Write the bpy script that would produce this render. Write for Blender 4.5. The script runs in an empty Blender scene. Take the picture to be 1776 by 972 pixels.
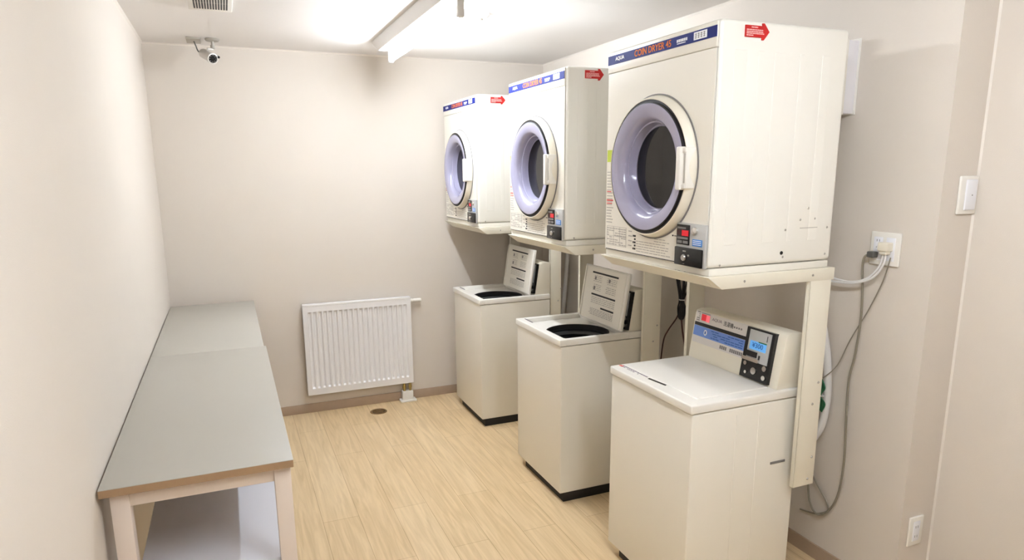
import bpy, bmesh, math, random
from mathutils import Vector, Matrix
random.seed(7)
S = bpy.context.scene
COL = S.collection
PI = math.pi

# ------------------------------------------------------------------ camera
CAMLOC = (0.3801, -0.1634, 1.6351)
YAW, PITCH, ROLL = -22.414, -11.7146, -0.4942
FPX, PPX, PPY, IW, IH = 1155.08, 877.67, 534.67, 1776, 972
a, b, c = [math.radians(v) for v in (YAW, PITCH, ROLL)]
fw = Vector((-math.sin(a)*math.cos(b), math.cos(a)*math.cos(b), math.sin(b)))
rt = fw.cross(Vector((0, 0, 1))).normalized()
up = rt.cross(fw)
r2 = rt*math.cos(c) + up*math.sin(c)
u2 = -rt*math.sin(c) + up*math.cos(c)
cd = bpy.data.cameras.new('camera')
cam = bpy.data.objects.new('camera', cd)
COL.objects.link(cam)
M = Matrix((r2, u2, -fw)).transposed().to_4x4()
M.translation = CAMLOC
cam.matrix_world = M
cd.sensor_fit = 'HORIZONTAL'
cd.sensor_width = 36
cd.lens = 36*FPX/IW
cd.shift_x = (IW/2 - PPX)/IW
cd.shift_y = (PPY - IH/2)/IW
cd.clip_start = 0.02
S.camera = cam

# ------------------------------------------------------------------ light and exposure
TUBE_NEAR, TUBE_FAR = 45.0, 38.5      # emission of the two fluorescent tubes
TUBE_COL = (0.89, 0.965, 1.055)
w = bpy.data.worlds.new('world'); S.world = w
w.use_nodes = True
w.node_tree.nodes['Background'].inputs[0].default_value = (1, 0.95, 0.9, 1)
w.node_tree.nodes['Background'].inputs[1].default_value = 0.05
S.view_settings.view_transform = 'Standard'
S.view_settings.look = 'None'
S.view_settings.exposure = 1.72
S.view_settings.gamma = 1.0
S.view_settings.use_curve_mapping = False

# ------------------------------------------------------------------ dimensions (metres)
W, D, H = 2.5695, 4.4036, 2.3769
W2, YJ, YF = 2.74, 1.351, -2.2
XW, ZL, WW = 1.7796, 0.842, 0.53
XD, DZB, DW, DD, DH = 1.7944, 1.2906, 0.65, 0.5283, 0.7875
YW = [3.6656, 2.5645, 1.5825]
YD = [3.6966, 2.5477, 1.5528]

# ------------------------------------------------------------------ materials
def lin(c):
    return tuple((v/255/12.92 if v/255 <= 0.04045 else ((v/255+0.055)/1.055)**2.4) for v in c)

def mat(name, rgb, rough=0.5, metal=0.0, var=0.0, vscale=20, bump=0.0, bscale=300, spec=0.5,
        emit=0.0, ecol=None, trans=0.0, coat=0.0, rvar=0.0):
    m = bpy.data.materials.new(name); m.use_nodes = True
    nt = m.node_tree; bs = nt.nodes['Principled BSDF']
    col = lin(rgb)+(1,)
    bs.inputs['Base Color'].default_value = col
    bs.inputs['Roughness'].default_value = rough
    bs.inputs['Metallic'].default_value = metal
    bs.inputs['Specular IOR Level'].default_value = spec
    bs.inputs['Transmission Weight'].default_value = trans
    bs.inputs['Coat Weight'].default_value = coat
    if emit:
        bs.inputs['Emission Color'].default_value = (lin(ecol) if ecol else lin(rgb))+(1,)
        bs.inputs['Emission Strength'].default_value = emit
    tc = nt.nodes.new('ShaderNodeTexCoord')
    if var or rvar:
        n = nt.nodes.new('ShaderNodeTexNoise'); n.inputs['Scale'].default_value = vscale
        n.inputs['Detail'].default_value = 4
        nt.links.new(tc.outputs['Object'], n.inputs['Vector'])
    if var:
        mx = nt.nodes.new('ShaderNodeMix'); mx.data_type = 'RGBA'
        mx.inputs['A'].default_value = tuple(v*(1-var) for v in col[:3])+(1,)
        mx.inputs['B'].default_value = tuple(min(1, v*(1+var)) for v in col[:3])+(1,)
        nt.links.new(n.outputs['Fac'], mx.inputs['Factor'])
        nt.links.new(mx.outputs['Result'], bs.inputs['Base Color'])
    if rvar:
        mr = nt.nodes.new('ShaderNodeMapRange')
        mr.inputs['To Min'].default_value = max(0.02, rough-rvar); mr.inputs['To Max'].default_value = rough+rvar
        nt.links.new(n.outputs['Fac'], mr.inputs['Value'])
        nt.links.new(mr.outputs['Result'], bs.inputs['Roughness'])
    if bump:
        n2 = nt.nodes.new('ShaderNodeTexNoise'); n2.inputs['Scale'].default_value = bscale
        n2.inputs['Detail'].default_value = 3
        nt.links.new(tc.outputs['Object'], n2.inputs['Vector'])
        bp = nt.nodes.new('ShaderNodeBump'); bp.inputs['Strength'].default_value = bump
        bp.inputs['Distance'].default_value = 0.002
        nt.links.new(n2.outputs['Fac'], bp.inputs['Height'])
        nt.links.new(bp.outputs['Normal'], bs.inputs['Normal'])
    return m

def floor_material():
    m = bpy.data.materials.new('maple_plank_vinyl'); m.use_nodes = True
    nt = m.node_tree; L = nt.links; bs = nt.nodes['Principled BSDF']
    bs.inputs['Roughness'].default_value = 0.38
    bs.inputs['Specular IOR Level'].default_value = 0.4
    tc = nt.nodes.new('ShaderNodeTexCoord')
    mp = nt.nodes.new('ShaderNodeMapping'); mp.inputs['Rotation'].default_value = (0, 0, PI/2)
    L.new(tc.outputs['Object'], mp.inputs['Vector'])
    br = nt.nodes.new('ShaderNodeTexBrick')
    br.offset = 0.37; br.inputs['Scale'].default_value = 1
    br.inputs['Brick Width'].default_value = 1.2; br.inputs['Row Height'].default_value = 0.168
    br.inputs['Mortar Size'].default_value = 0.0009
    br.inputs['Mortar Smooth'].default_value = 0.2
    br.inputs['Color1'].default_value = lin((229, 205, 166))+(1,)
    br.inputs['Color2'].default_value = lin((223, 197, 156))+(1,)
    br.inputs['Mortar'].default_value = lin((170, 136, 92))+(1,)
    L.new(mp.outputs['Vector'], br.inputs['Vector'])
    mp2 = nt.nodes.new('ShaderNodeMapping'); mp2.inputs['Scale'].default_value = (26, 1.6, 1)
    L.new(tc.outputs['Object'], mp2.inputs['Vector'])
    nz = nt.nodes.new('ShaderNodeTexNoise'); nz.inputs['Scale'].default_value = 1.6
    nz.inputs['Detail'].default_value = 6; nz.inputs['Distortion'].default_value = 1.2
    L.new(mp2.outputs['Vector'], nz.inputs['Vector'])
    rp = nt.nodes.new('ShaderNodeValToRGB')
    rp.color_ramp.elements[0].position = 0.32; rp.color_ramp.elements[0].color = (0.87, 0.835, 0.77, 1)
    rp.color_ramp.elements[1].position = 0.66; rp.color_ramp.elements[1].color = (1.06, 1.06, 1.06, 1)
    L.new(nz.outputs['Fac'], rp.inputs['Fac'])
    mx = nt.nodes.new('ShaderNodeMix'); mx.data_type = 'RGBA'; mx.blend_type = 'MULTIPLY'
    mx.inputs['Factor'].default_value = 1
    L.new(br.outputs['Color'], mx.inputs['A']); L.new(rp.outputs['Color'], mx.inputs['B'])
    L.new(mx.outputs['Result'], bs.inputs['Base Color'])
    return m

MT = dict(
    wall=mat('beige_wallpaper', (221, 212, 201), 0.85, var=0.012, vscale=6, bump=0.25, bscale=420, spec=0.25),
    ceiling=mat('white_ceiling_board', (240, 236, 233), 0.9, var=0.01, vscale=5, bump=0.1, bscale=200, spec=0.2),
    floor=floor_material(),
    base=mat('taupe_baseboard_vinyl', (176, 154, 132), 0.6, var=0.04),
    trim=mat('white_cove_trim', (232, 224, 214), 0.6),
    enamel=mat('ivory_enamel', (240, 237, 228), 0.28, coat=0.15),
    enamel2=mat('ivory_front_enamel', (238, 233, 221), 0.30),
    plastic=mat('white_plastic', (240, 236, 228), 0.35, var=0.006),
    cream=mat('cream_plastic', (236, 229, 212), 0.38, var=0.006),
    frame=mat('cream_painted_steel', (233, 227, 210), 0.42, var=0.012, vscale=30),
    lav=mat('lavender_plastic', (166, 163, 186), 0.16, var=0.02, vscale=12, coat=0.4),
    glass=mat('smoked_door_glass', (92, 90, 100), 0.03, trans=1.0),
    drum=mat('dark_steel_drum', (16, 15, 18), 0.45, metal=0.2, var=0.05),
    dark=mat('black_rubber', (22, 20, 22), 0.5, var=0.1),
    black=mat('gloss_black_plastic', (12, 12, 14), 0.22, var=0.1),
    plinth=mat('black_plinth', (24, 20, 20), 0.6, var=0.1),
    tub=mat('dark_grey_tub', (38, 40, 42), 0.4, var=0.1),
    tubrim=mat('grey_tub_rim', (78, 80, 80), 0.35, var=0.05),
    blue=mat('blue_band_film', (16, 32, 112), 0.6, var=0.05, spec=0.25),
    blue2=mat('light_blue_film', (112, 146, 216), 0.4, var=0.06, vscale=40),
    price=mat('blue_price_label', (60, 130, 205), 0.4, var=0.04),
    orange=mat('orange_lettering', (226, 118, 26), 0.6, var=0.05, spec=0.25),
    red=mat('red_sticker', (190, 20, 18), 0.6, var=0.05),
    pink=mat('pale_pink_print', (248, 190, 185), 0.5),
    white=mat('white_print', (240, 240, 244), 0.5),
    film=mat('pale_film', (222, 217, 212), 0.4),
    grey=mat('grey_print', (128, 124, 122), 0.6),
    greylt=mat('pale_grey_print', (186, 180, 172), 0.6),
    purple=mat('purple_grey_print', (128, 112, 126), 0.6),
    redprint=mat('red_print', (214, 90, 84), 0.6),
    blk=mat('black_print', (30, 28, 28), 0.6),
    green=mat('yellow_green_sticker', (190, 206, 60), 0.5),
    silver=mat('silver_plastic', (188, 188, 186), 0.35, metal=0.2, var=0.02),
    steel=mat('bare_steel', (178, 174, 168), 0.28, metal=0.9, var=0.03),
    chrome=mat('chrome', (220, 218, 214), 0.12, metal=1.0),
    led=mat('red_led', (190, 16, 34), 0.3, emit=0.12, ecol=(225, 20, 40)),
    ledpink=mat('pink_led', (240, 110, 120), 0.3, emit=0.12, ecol=(255, 110, 125)),
    lcd=mat('blue_lcd', (96, 160, 220), 0.3, emit=0.12, ecol=(100, 175, 235)),
    lcdtext=mat('lcd_digits', (22, 84, 160), 0.4),
    smoke=mat('dark_red_display', (60, 14, 18), 0.2),
    tabletop=mat('grey_laminate', (176, 172, 162), 0.42, var=0.02, vscale=3, rvar=0.05),
    edge=mat('tan_edge_band', (164, 134, 102), 0.55, var=0.08, vscale=60),
    tleg=mat('pinkish_white_painted_wood', (232, 218, 206), 0.5, var=0.015, vscale=40),
    shelf=mat('white_melamine', (232, 232, 238), 0.3, var=0.01),
    rad=mat('white_radiator_enamel', (240, 238, 238), 0.35, var=0.005),
    brass=mat('brass', (188, 168, 110), 0.3, metal=0.8, var=0.05),
    bronze=mat('drain_bronze', (150, 120, 80), 0.35, metal=0.7, var=0.1),
    cord=mat('grey_cord', (140, 132, 116), 0.5, var=0.05),
    dcord=mat('dark_grey_plug', (96, 94, 90), 0.5, var=0.05),
    bcord=mat('black_cord', (30, 28, 34), 0.4, var=0.1),
    mcord=mat('maroon_cord', (80, 34, 30), 0.45, var=0.1),
    gcord=mat('green_wire', (24, 100, 62), 0.45, var=0.1),
    hose=mat('white_hose', (236, 234, 232), 0.45, var=0.02),
    box=mat('white_box_enamel', (238, 236, 240), 0.4, var=0.01),
    tube=mat('fluorescent_tube', (255, 252, 248), 0.4, emit=TUBE_FAR, ecol=None),
    tube2=mat('fluorescent_tube_near', (255, 252, 248), 0.4, emit=TUBE_NEAR, ecol=None),
    fixture=mat('white_fixture_enamel', (236, 234, 232), 0.5),
    cctv=mat('pale_grey_camera_shell', (212, 208, 202), 0.4, metal=0.2, var=0.02),
    plate=mat('grey_metal_plate', (176, 170, 160), 0.45, metal=0.3, var=0.05),
)
for k in ('tube', 'tube2'):
    MT[k].node_tree.nodes['Principled BSDF'].inputs['Emission Color'].default_value = TUBE_COL+(1,)

# ------------------------------------------------------------------ mesh builder
class MB:
    def __init__(s): s.v = []; s.f = []; s.m = []
    def add(s, vs, fs, mi=0):
        o = len(s.v); s.v += [tuple(p) for p in vs]
        s.f += [tuple(i+o for i in f) for f in fs]; s.m += [mi]*len(fs); return s
    def addbm(s, bm, mi=0):
        bm.verts.index_update()
        s.add([v.co for v in bm.verts], [[v.index for v in f.verts] for f in bm.faces], mi); bm.free(); return s
    def box(s, x0, x1, y0, y1, z0, z1, bev=0.0, seg=2, skip=None, mi=0):
        bm = bmesh.new(); bmesh.ops.create_cube(bm, size=1)
        for v in bm.verts:
            v.co = Vector(((x0+x1)/2+v.co.x*(x1-x0), (y0+y1)/2+v.co.y*(y1-y0), (z0+z1)/2+v.co.z*(z1-z0)))
        if bev: bmesh.ops.bevel(bm, geom=list(bm.edges), offset=bev, segments=seg, affect='EDGES', profile=0.5)
        if skip:
            d = Vector(skip); bm.normal_update()
            bmesh.ops.delete(bm, geom=[f for f in bm.faces if f.normal.dot(d) > 0.95], context='FACES')
        return s.addbm(bm, mi)
    def prism(s, pts, axis, a0, a1, mi=0, bev=0.0):
        """polygon pts in the other two axes, extruded along axis"""
        def P(p, t):
            return {'x': (t, p[0], p[1]), 'y': (p[0], t, p[1]), 'z': (p[0], p[1], t)}[axis]
        n = len(pts)
        bm = bmesh.new()
        A = [bm.verts.new(P(p, a0)) for p in pts]; B = [bm.verts.new(P(p, a1)) for p in pts]
        bm.faces.new(A[::-1]); bm.faces.new(B)
        for i in range(n): bm.faces.new((A[i], A[(i+1) % n], B[(i+1) % n], B[i]))
        bmesh.ops.recalc_face_normals(bm, faces=list(bm.faces))
        if bev: bmesh.ops.bevel(bm, geom=list(bm.edges), offset=bev, segments=2, affect='EDGES', profile=0.5)
        return s.addbm(bm, mi)
    def tube(s, pts, r, n=10, mi=0, smooth=True, cap=True):
        P = [Vector(p) for p in pts]
        if smooth and len(P) > 2:
            Q = []
            for i in range(len(P)-1):
                p0 = P[max(0, i-1)]; p1 = P[i]; p2 = P[i+1]; p3 = P[min(len(P)-1, i+2)]
                for k in range(6):
                    t = k/6
                    Q.append(0.5*((2*p1)+(p2-p0)*t+(2*p0-5*p1+4*p2-p3)*t*t+(-p0+3*p1-3*p2+p3)*t**3))
            Q.append(P[-1]); P = Q
        vs = []; fs = []
        ref = Vector((0.31, 0.17, 0.93))
        prev = None
        for i, p in enumerate(P):
            t = (P[min(i+1, len(P)-1)]-P[max(i-1, 0)]).normalized()
            if prev is None: u = t.cross(ref if abs(t.dot(ref)) < 0.95 else Vector((1, 0, 0))).normalized()
            else: u = (prev - t*prev.dot(t)).normalized()
            prev = u; w_ = t.cross(u)
            for k in range(n):
                an = 2*PI*k/n; vs.append(p+(u*math.cos(an)+w_*math.sin(an))*r)
        for i in range(len(P)-1):
            for k in range(n):
                fs.append((i*n+k, i*n+(k+1) % n, (i+1)*n+(k+1) % n, (i+1)*n+k))
        if cap:
            fs.append(tuple(range(n))[::-1]); fs.append(tuple(range((len(P)-1)*n, len(P)*n)))
        return s.add(vs, fs, mi)
    def lathe(s, prof, c, axis='x-', n=64, mi=0, close=False):
        """prof: (r, t) with t along axis from centre c"""
        c = Vector(c)
        ax = {'x-': (Vector((-1, 0, 0)), Vector((0, -1, 0)), Vector((0, 0, 1))),
              'x': (Vector((1, 0, 0)), Vector((0, 1, 0)), Vector((0, 0, 1))),
              'y-': (Vector((0, -1, 0)), Vector((1, 0, 0)), Vector((0, 0, 1))),
              'z': (Vector((0, 0, 1)), Vector((1, 0, 0)), Vector((0, 1, 0))),
              'z-': (Vector((0, 0, -1)), Vector((0, 1, 0)), Vector((1, 0, 0)))}[axis] if isinstance(axis, str) else axis
        vs = []; fs = []
        for (r, t) in prof:
            for k in range(n):
                an = 2*PI*k/n
                vs.append(c+ax[0]*t+(ax[1]*math.cos(an)+ax[2]*math.sin(an))*r)
        m = len(prof)
        rng = m if close else m-1
        for i in range(rng):
            j = (i+1) % m
            for k in range(n):
                fs.append((i*n+k, j*n+k, j*n+(k+1) % n, i*n+(k+1) % n))
        if not close:
            if prof[0][0] > 1e-6: fs.append(tuple(range(n)))
            if prof[-1][0] > 1e-6: fs.append(tuple(range((m-1)*n, m*n))[::-1])
        return s.add(vs, fs, mi)
    def open_lathe(s, prof, c, axis='x-', n=64, mi=0):
        k = len(s.f); s.lathe(prof, c, axis, n, mi)
        s.f = [f for i, f in enumerate(s.f) if i < k or len(f) == 4]; s.m = s.m[:len(s.f)]; return s
    def text(s, body, fn, w, h, mi=0, depth=0.0006, bold=0.0):
        cu = bpy.data.curves.new('lettering_curve', 'FONT'); cu.body = body; cu.size = 1
        cu.extrude = 0.02; cu.offset = bold; cu.resolution_u = 3
        ob = bpy.data.objects.new('lettering_curve', cu); COL.objects.link(ob)
        dg = bpy.context.evaluated_depsgraph_get(); dg.update()
        me = bpy.data.meshes.new_from_object(ob.evaluated_get(dg))
        xs = [v.co.x for v in me.vertices]; ys = [v.co.y for v in me.vertices]
        if xs:
            x0, x1, y0, y1 = min(xs), max(xs), min(ys), max(ys)
            vs = [fn((v.co.x-x0)/(x1-x0)*w, (v.co.y-y0)/(y1-y0)*h, (v.co.z+0.02)/0.04*depth) for v in me.vertices]
            s.add(vs, [tuple(p.vertices) for p in me.polygons], mi)
        bpy.data.objects.remove(ob); bpy.data.curves.remove(cu); bpy.data.meshes.remove(me)
        return s
    def build(s, name, mats, parent=None, loc=None, angle=35):
        me = bpy.data.meshes.new(name); me.from_pydata(s.v, [], s.f)
        bm = bmesh.new(); bm.from_mesh(me); bmesh.ops.recalc_face_normals(bm, faces=list(bm.faces)); bm.to_mesh(me); bm.free()
        for m in (mats if isinstance(mats, (list, tuple)) else [mats]): me.materials.append(MT[m])
        for p, mi in zip(me.polygons, s.m): p.material_index = mi; p.use_smooth = True
        me.set_sharp_from_angle(angle=math.radians(angle))
        o = bpy.data.objects.new(name, me); COL.objects.link(o)
        if parent: o.parent = parent
        if loc: o.location = loc
        return o

def plate_hole(mb, x0, x1, y0, y1, z0, z1, cy, cz, R, n=96, mi=0):
    """plate between x0 (front) and x1 with a round hole, normal along x"""
    A = set(2*PI*k/n for k in range(n))
    for (yy, zz) in ((y0, z0), (y1, z0), (y0, z1), (y1, z1)): A.add(math.atan2(zz-cz, yy-cy) % (2*PI))
    A = sorted(A); vs = []
    for an in A:
        cs, sn = math.cos(an), math.sin(an)
        t = min((((y1 if cs > 0 else y0)-cy)/cs) if abs(cs) > 1e-9 else 1e9, (((z1 if sn > 0 else z0)-cz)/sn) if abs(sn) > 1e-9 else 1e9)
        for x in (x0, x1):
            vs.append((x, cy+cs*R, cz+sn*R)); vs.append((x, cy+cs*t, cz+sn*t))
    fs = []; m = len(A)
    for i in range(m):
        j = (i+1) % m; p, q = 4*i, 4*j
        fs += [(p, p+1, q+1, q), (p+2, q+2, q+3, p+3), (p, q, q+2, p+2), (p+1, p+3, q+3, q+1)]
    mb.add(vs, fs, mi); return mb

def plate_hole_z(mb, x0, x1, y0, y1, z0, z1, cx, cy, R, n=64, mi=0):
    t = MB(); plate_hole(t, z1, z0, x0, x1, y0, y1, cx, cy, R, n)
    mb.add([(p[1], p[2], p[0]) for p in t.v], t.f, mi); return mb

def props(o, label=None, cat=None, group=None, kind=None):
    for k, v in (('label', label), ('category', cat), ('group', group), ('kind', kind)):
        if v: o[k] = v
    return o
def thing(name, label, cat, loc, group=None):
    o = bpy.data.objects.new(name, None); COL.objects.link(o); o.location = loc
    o.empty_display_size = 0.05
    return props(o, label, cat, group)
def dup(root, loc, label):
    r = root.copy(); COL.objects.link(r); r.location = loc; r['label'] = label
    def kids(o, p):
        for ch in list(o.children):
            q = ch.copy(); COL.objects.link(q); q.parent = p; kids(ch, q)
    kids(root, r); return r
def struct(name, mb, m): return props(mb.build(name, m), kind='structure')

# ------------------------------------------------------------------ room shell
struct('floor', MB().box(-0.1, 2.9, YF-0.1, D+0.1, -0.1, 0), 'floor')
struct('ceiling', MB().box(-0.1, 2.9, YF-0.1, D+0.1, H, H+0.1), 'ceiling')
struct('wall_left', MB().box(-0.1, 0, YF, D, 0, H), 'wall')
struct('wall_back', MB().box(0, W, D, D+0.1, 0, H), 'wall')
struct('wall_front', MB().box(0, W2, YF-0.1, YF, 0, H), 'wall')
struct('wall_right', MB().prism([(W, D), (W, YJ), (W2, YJ), (W2, YF), (W2+0.1, YF), (W2+0.1, D)], 'z', 0, H), 'wall')
struct('baseboard_back', MB().box(0, W, D-0.008, D, 0, 0.064, 0.002), 'base')
struct('baseboard_left', MB().box(0, 0.003, YF, D-0.008, 0, 0.064, 0.001), 'base')
struct('baseboard_right', MB().prism([(W, D-0.008), (W, YJ), (W2, YJ), (W2, YF), (W2-0.008, YF), (W2-0.008, YJ-0.008), (W-0.008, YJ-0.008), (W-0.008, D-0.008)], 'z', 0, 0.064), 'base')
c0 = 0.009
struct('trim_1', MB().prism([(D, H), (D-c0, H), (D, H-c0)], 'x', 0, W), 'trim')
struct('trim_2', MB().prism([(0, H), (c0, H), (0, H-c0)], 'y', YF, D), 'trim')
struct('trim_3', MB().prism([(W, H), (W-c0, H), (W, H-c0)], 'y', YJ, D), 'trim')
struct('trim_4', MB().prism([(W2, YJ), (W2-0.006, YJ), (W2, YJ-0.006)], 'z', 0, H), 'trim')
struct('trim_5', MB().box(0.378, 0.382, 1.0, 4.13, H-0.001, H), 'ceiling')

# ------------------------------------------------------------------ fluorescent fixtures
LX = 1.345
def batten(y0, y1, label, tm):
    t = thing('fluorescent_light', label, 'ceiling light', (LX, (y0+y1)/2, H), 'fluorescent battens on the ceiling')
    L = (y1-y0)/2
    prof = [(-0.105, 0), (-0.105, -0.005), (-0.072, -0.050), (0.072, -0.050), (0.105, -0.005), (0.105, 0)]
    MB().prism(prof, 'y', -L, L, bev=0.002).build('housing', 'fixture', t)
    MB().tube([(0, -L+0.045, -0.094), (0, L-0.045, -0.094)], 0.0165, 20, smooth=False).build('tube', tm, t)
    for s in (-1, 1):
        yy = s*(L-0.03)
        MB().box(-0.016, 0.016, yy-0.014, yy+0.014, -0.116, -0.044, 0.006, 3).build('lamp_holder', 'fixture', t)
    return t
batten(2.62, 3.95, 'lit fluorescent batten on the ceiling above the middle of the room', 'tube')
batten(-0.33, 1.00, 'lit fluorescent batten on the ceiling overhead, out of the frame near the camera', 'tube2')

# ------------------------------------------------------------------ coin dryers
def F(y0, z0, t):         # text frame on a face looking towards -x
    return lambda a, b, d: (-t-d, y0-a, z0+b)
def N(x0, z0, y):         # text frame on a face looking towards -y
    return lambda a, b, d: (x0+a, y-d, z0+b)

def make_dryer(loc, label):
    t = thing('coin_dryer', label, 'coin dryer', loc, 'coin dryers mounted above the washers')
    cy, cz = 0.32, 0.348
    cb = MB().box(0, DD, 0, DW, 0.026, DH, 0.014, 4, skip=(-1, 0, 0))
    for (x0, x1) in ((0.055, 0.105), (0.150, 0.172), (0.215, 0.262), (0.320, 0.338), (0.415, 0.452)):
        for (ya, yb) in ((-0.0007, 0.004), (DW-0.004, DW+0.0007)):
            cb.box(x0, x1, ya, yb, 0.10, 0.70, 0.0007, 1)
    # interior shelf ring so that the shell is closed round the drum
    cb.open_lathe([(0.30, -0.02), (0.165, -0.02)], (0, cy, cz), 'x-', 64)
    cb.build('cabinet', 'enamel', t)
    MB().box(0.006, DD-0.006, 0.004, DW-0.004, 0.0, 0.024, 0.002).build('base_strip', 'enamel2', t)
    fp = MB(); plate_hole(fp, -0.003, 0.016, 0.012, DW-0.012, 0.027, 0.704, cy, cz, 0.163)
    fp.build('front_panel', 'enamel2', t)
    MB().box(-0.006, 0.016, 0.010, DW-0.010, 0.7052, DH-0.006, 0.004, 3).build('top_fascia', 'enamel2', t)
    bb = MB().box(-0.0075, -0.005, 0.011, 0.637, 0.735, 0.768).build('brand_band', 'blue', t)
    q = 0.0076
    MB().text('AQUA', F(0.585, 0.744, q), 0.062, 0.016, bold=0.03).build('brand_lettering', 'white', bb)
    mb = MB().text('COIN DRYER 45', F(0.455, 0.741, q), 0.218, 0.023, bold=0.018)
    mb.build('model_lettering', 'orange', bb)
    mb = MB()
    for k in range(6): mb.box(-q-0.0005, -q+0.0005, 0.152+k*0.0095, 0.159+k*0.0095, 0.748, 0.757)
    mb.box(-q-0.0005, -q+0.0005, 0.160, 0.205, 0.7425, 0.745)
    mb.build('small_print', 'white', bb)
    loz = MB().box(-q-0.0008, -q+0.001, 0.055, 0.119, 0.7405, 0.764, 0.0007).build('white_lozenge', 'white', bb)
    mb = MB()
    for k in range(4):
        y = 0.063+k*0.0135
        mb.box(-q-0.0014, -q, y, y+0.009, 0.746, 0.7475); mb.box(-q-0.0014, -q, y, y+0.009, 0.7515, 0.753)
        mb.box(-q-0.0014, -q, y+0.003, y+0.005, 0.744, 0.760); mb.box(-q-0.0014, -q, y, y+0.009, 0.757, 0.7585)
    mb.build('lozenge_print', 'grey', bb)
    # door
    dr = MB().lathe([(0.246, -0.001), (0.247, 0.004), (0.244, 0.014), (0.239, 0.031), (0.235, 0.036), (0.232, 0.036), (0.231, 0.02), (0.17, 0.006), (0.17, -0.001)],
                    (0, cy, cz), 'x-', 96, close=True).build('door', 'cream', t)
    MB().open_lathe([(0.2475, 0.0035), (0.2515, 0.0035), (0.2515, -0.001)], (-0.003, cy, cz), 'x-', 96).build('door_seal', 'grey', dr)
    MB().open_lathe([(0.2335, 0.0345), (0.2230, 0.0345), (0.2225, 0.0395), (0.2190, 0.0415)], (0, cy, cz), 'x-', 96).build('gasket', 'dark', dr)
    MB().open_lathe([(0.2195, 0.012), (0.2200, 0.0395), (0.2180, 0.0420), (0.210, 0.0425), (0.178, 0.0365), (0.168, 0.028), (0.1635, 0.018), (0.161, 0.008), (0.1605, 0.005),
                     (0.156, 0.004), (0.153, -0.010), (0.151, -0.026), (0.146, -0.0275), (0.143, -0.0275)], (0, cy, cz), 'x-', 96).build('door_bowl', 'lav', dr)
    MB().lathe([(0.0, -0.024), (0.144, -0.024), (0.144, -0.028), (0.0, -0.028)], (0, cy, cz), 'x-', 64).build('window', 'glass', dr)
    MB().open_lathe([(0.160, -0.035), (0.262, -0.05), (0.262, -0.40), (0.10, -0.41), (0.0, -0.41)], (0, cy, cz), 'x-', 64).build('drum', 'drum', t)
    hd = MB()
    hd.box(-0.056, -0.012, 0.098, 0.122, 0.276, 0.414, 0.005, 3)
    hd.box(-0.044, -0.006, 0.081, 0.100, 0.280, 0.412, 0.004, 3)
    hd.box(-0.048, -0.040, 0.083, 0.098, 0.396, 0.411, 0.002); hd.box(-0.048, -0.040, 0.083, 0.098, 0.281, 0.294, 0.002)
    h = hd.build('handle', 'plastic', dr)
    MB().box(-0.0448, -0.042, 0.085, 0.093, 0.298, 0.392, 0.001).build('grip_groove', 'greylt', dr)
    # coin and display panel
    cp = MB().box(-0.011, 0.0, 0.010, 0.160, 0.024, 0.166, 0.002).build('control_panel', 'silver', t)
    MB().box(-0.014, -0.010, 0.088, 0.155, 0.094, 0.161, 0.001).build('timer_display', 'black', cp)
    mb = MB().box(-0.0146, -0.0138, 0.090, 0.154, 0.126, 0.142); mb.build('time_window', 'smoke', cp)
    MB().box(-0.0150, -0.0138, 0.091, 0.126, 0.124, 0.143).build('red_digits', 'led', cp)
    mb = MB()
    mb.box(-0.0146, -0.0138, 0.106, 0.150, 0.147, 0.153)
    for k in range(2):
        mb.box(-0.0146, -0.0138, 0.093+k*0.031, 0.119+k*0.031, 0.099, 0.108)
    mb.box(-0.0146, -0.0138, 0.094, 0.150, 0.113, 0.120)
    mb.build('display_print', 'grey', cp)
    MB().box(-0.0125, -0.010, 0.023, 0.073, 0.094, 0.117, 0.0008).build('price_label', 'price', cp)
    mb = MB()
    for k in range(3): mb.box(-0.0130, -0.0122, 0.027, 0.068, 0.099+k*0.006, 0.101+k*0.006)
    mb.build('price_print', 'white', cp)
    MB().lathe([(0.0, 0.018), (0.010, 0.018), (0.013, 0.0165), (0.0145, 0.010)], (0, 0.062, 0.143), 'x-', 32).build('coin_slot', 'chrome', cp)
    MB().box(-0.017, -0.006, 0.017, 0.160, 0.025, 0.086, 0.003).build('coin_mechanism', 'black', cp)
    mb = MB().lathe([(0, 0.023), (0.009, 0.023), (0.011, 0.020), (0.011, 0.017)], (0, 0.107, 0.052), 'x-', 24)
    mb.box(-0.019, -0.0165, 0.097, 0.112, 0.072, 0.076, 0.0006); mb.box(-0.019, -0.0165, 0.078, 0.086, 0.058, 0.064, 0.0006)
    mb.box(-0.019, -0.0165, 0.102, 0.110, 0.031, 0.033, 0.0004)
    mb.build('lock', 'steel', cp)
    # printed instructions
    pr = MB(); px = -0.0036
    def bar(y0, y1, z0, z1): pr.box(px, -0.0028, y0, y1, z0, z1)
    rnd = random.Random(3)
    for r in range(8):                                   # the table at the lower far corner
        z = 0.050+r*0.0088
        y = 0.487
        while y < 0.620:
            L = rnd.uniform(0.008, 0.022)
            if rnd.random() < 0.8: bar(y, min(y+L, 0.624), z, z+0.0036)
            y += L+0.004
    for zz in (0.046, 0.083, 0.121): bar(0.484, 0.626, zz, zz+0.0012)
    for yy in (0.484, 0.530, 0.575, 0.625): bar(yy, yy+0.0012, 0.046, 0.122)
    for r in range(7):                                   # lines of small print under the door
        z = 0.040+r*0.0092; y = 0.20+rnd.uniform(0, 0.04)
        y1_ = 0.415 if r < 5 else 0.30
        while y < y1_:
            L = rnd.uniform(0.010, 0.035); bar(y, min(y+L, y1_), z, z+0.0032); y += L+0.004
    for r in range(4): bar(0.445, 0.468, 0.056+r*0.018, 0.060+r*0.018)
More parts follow.
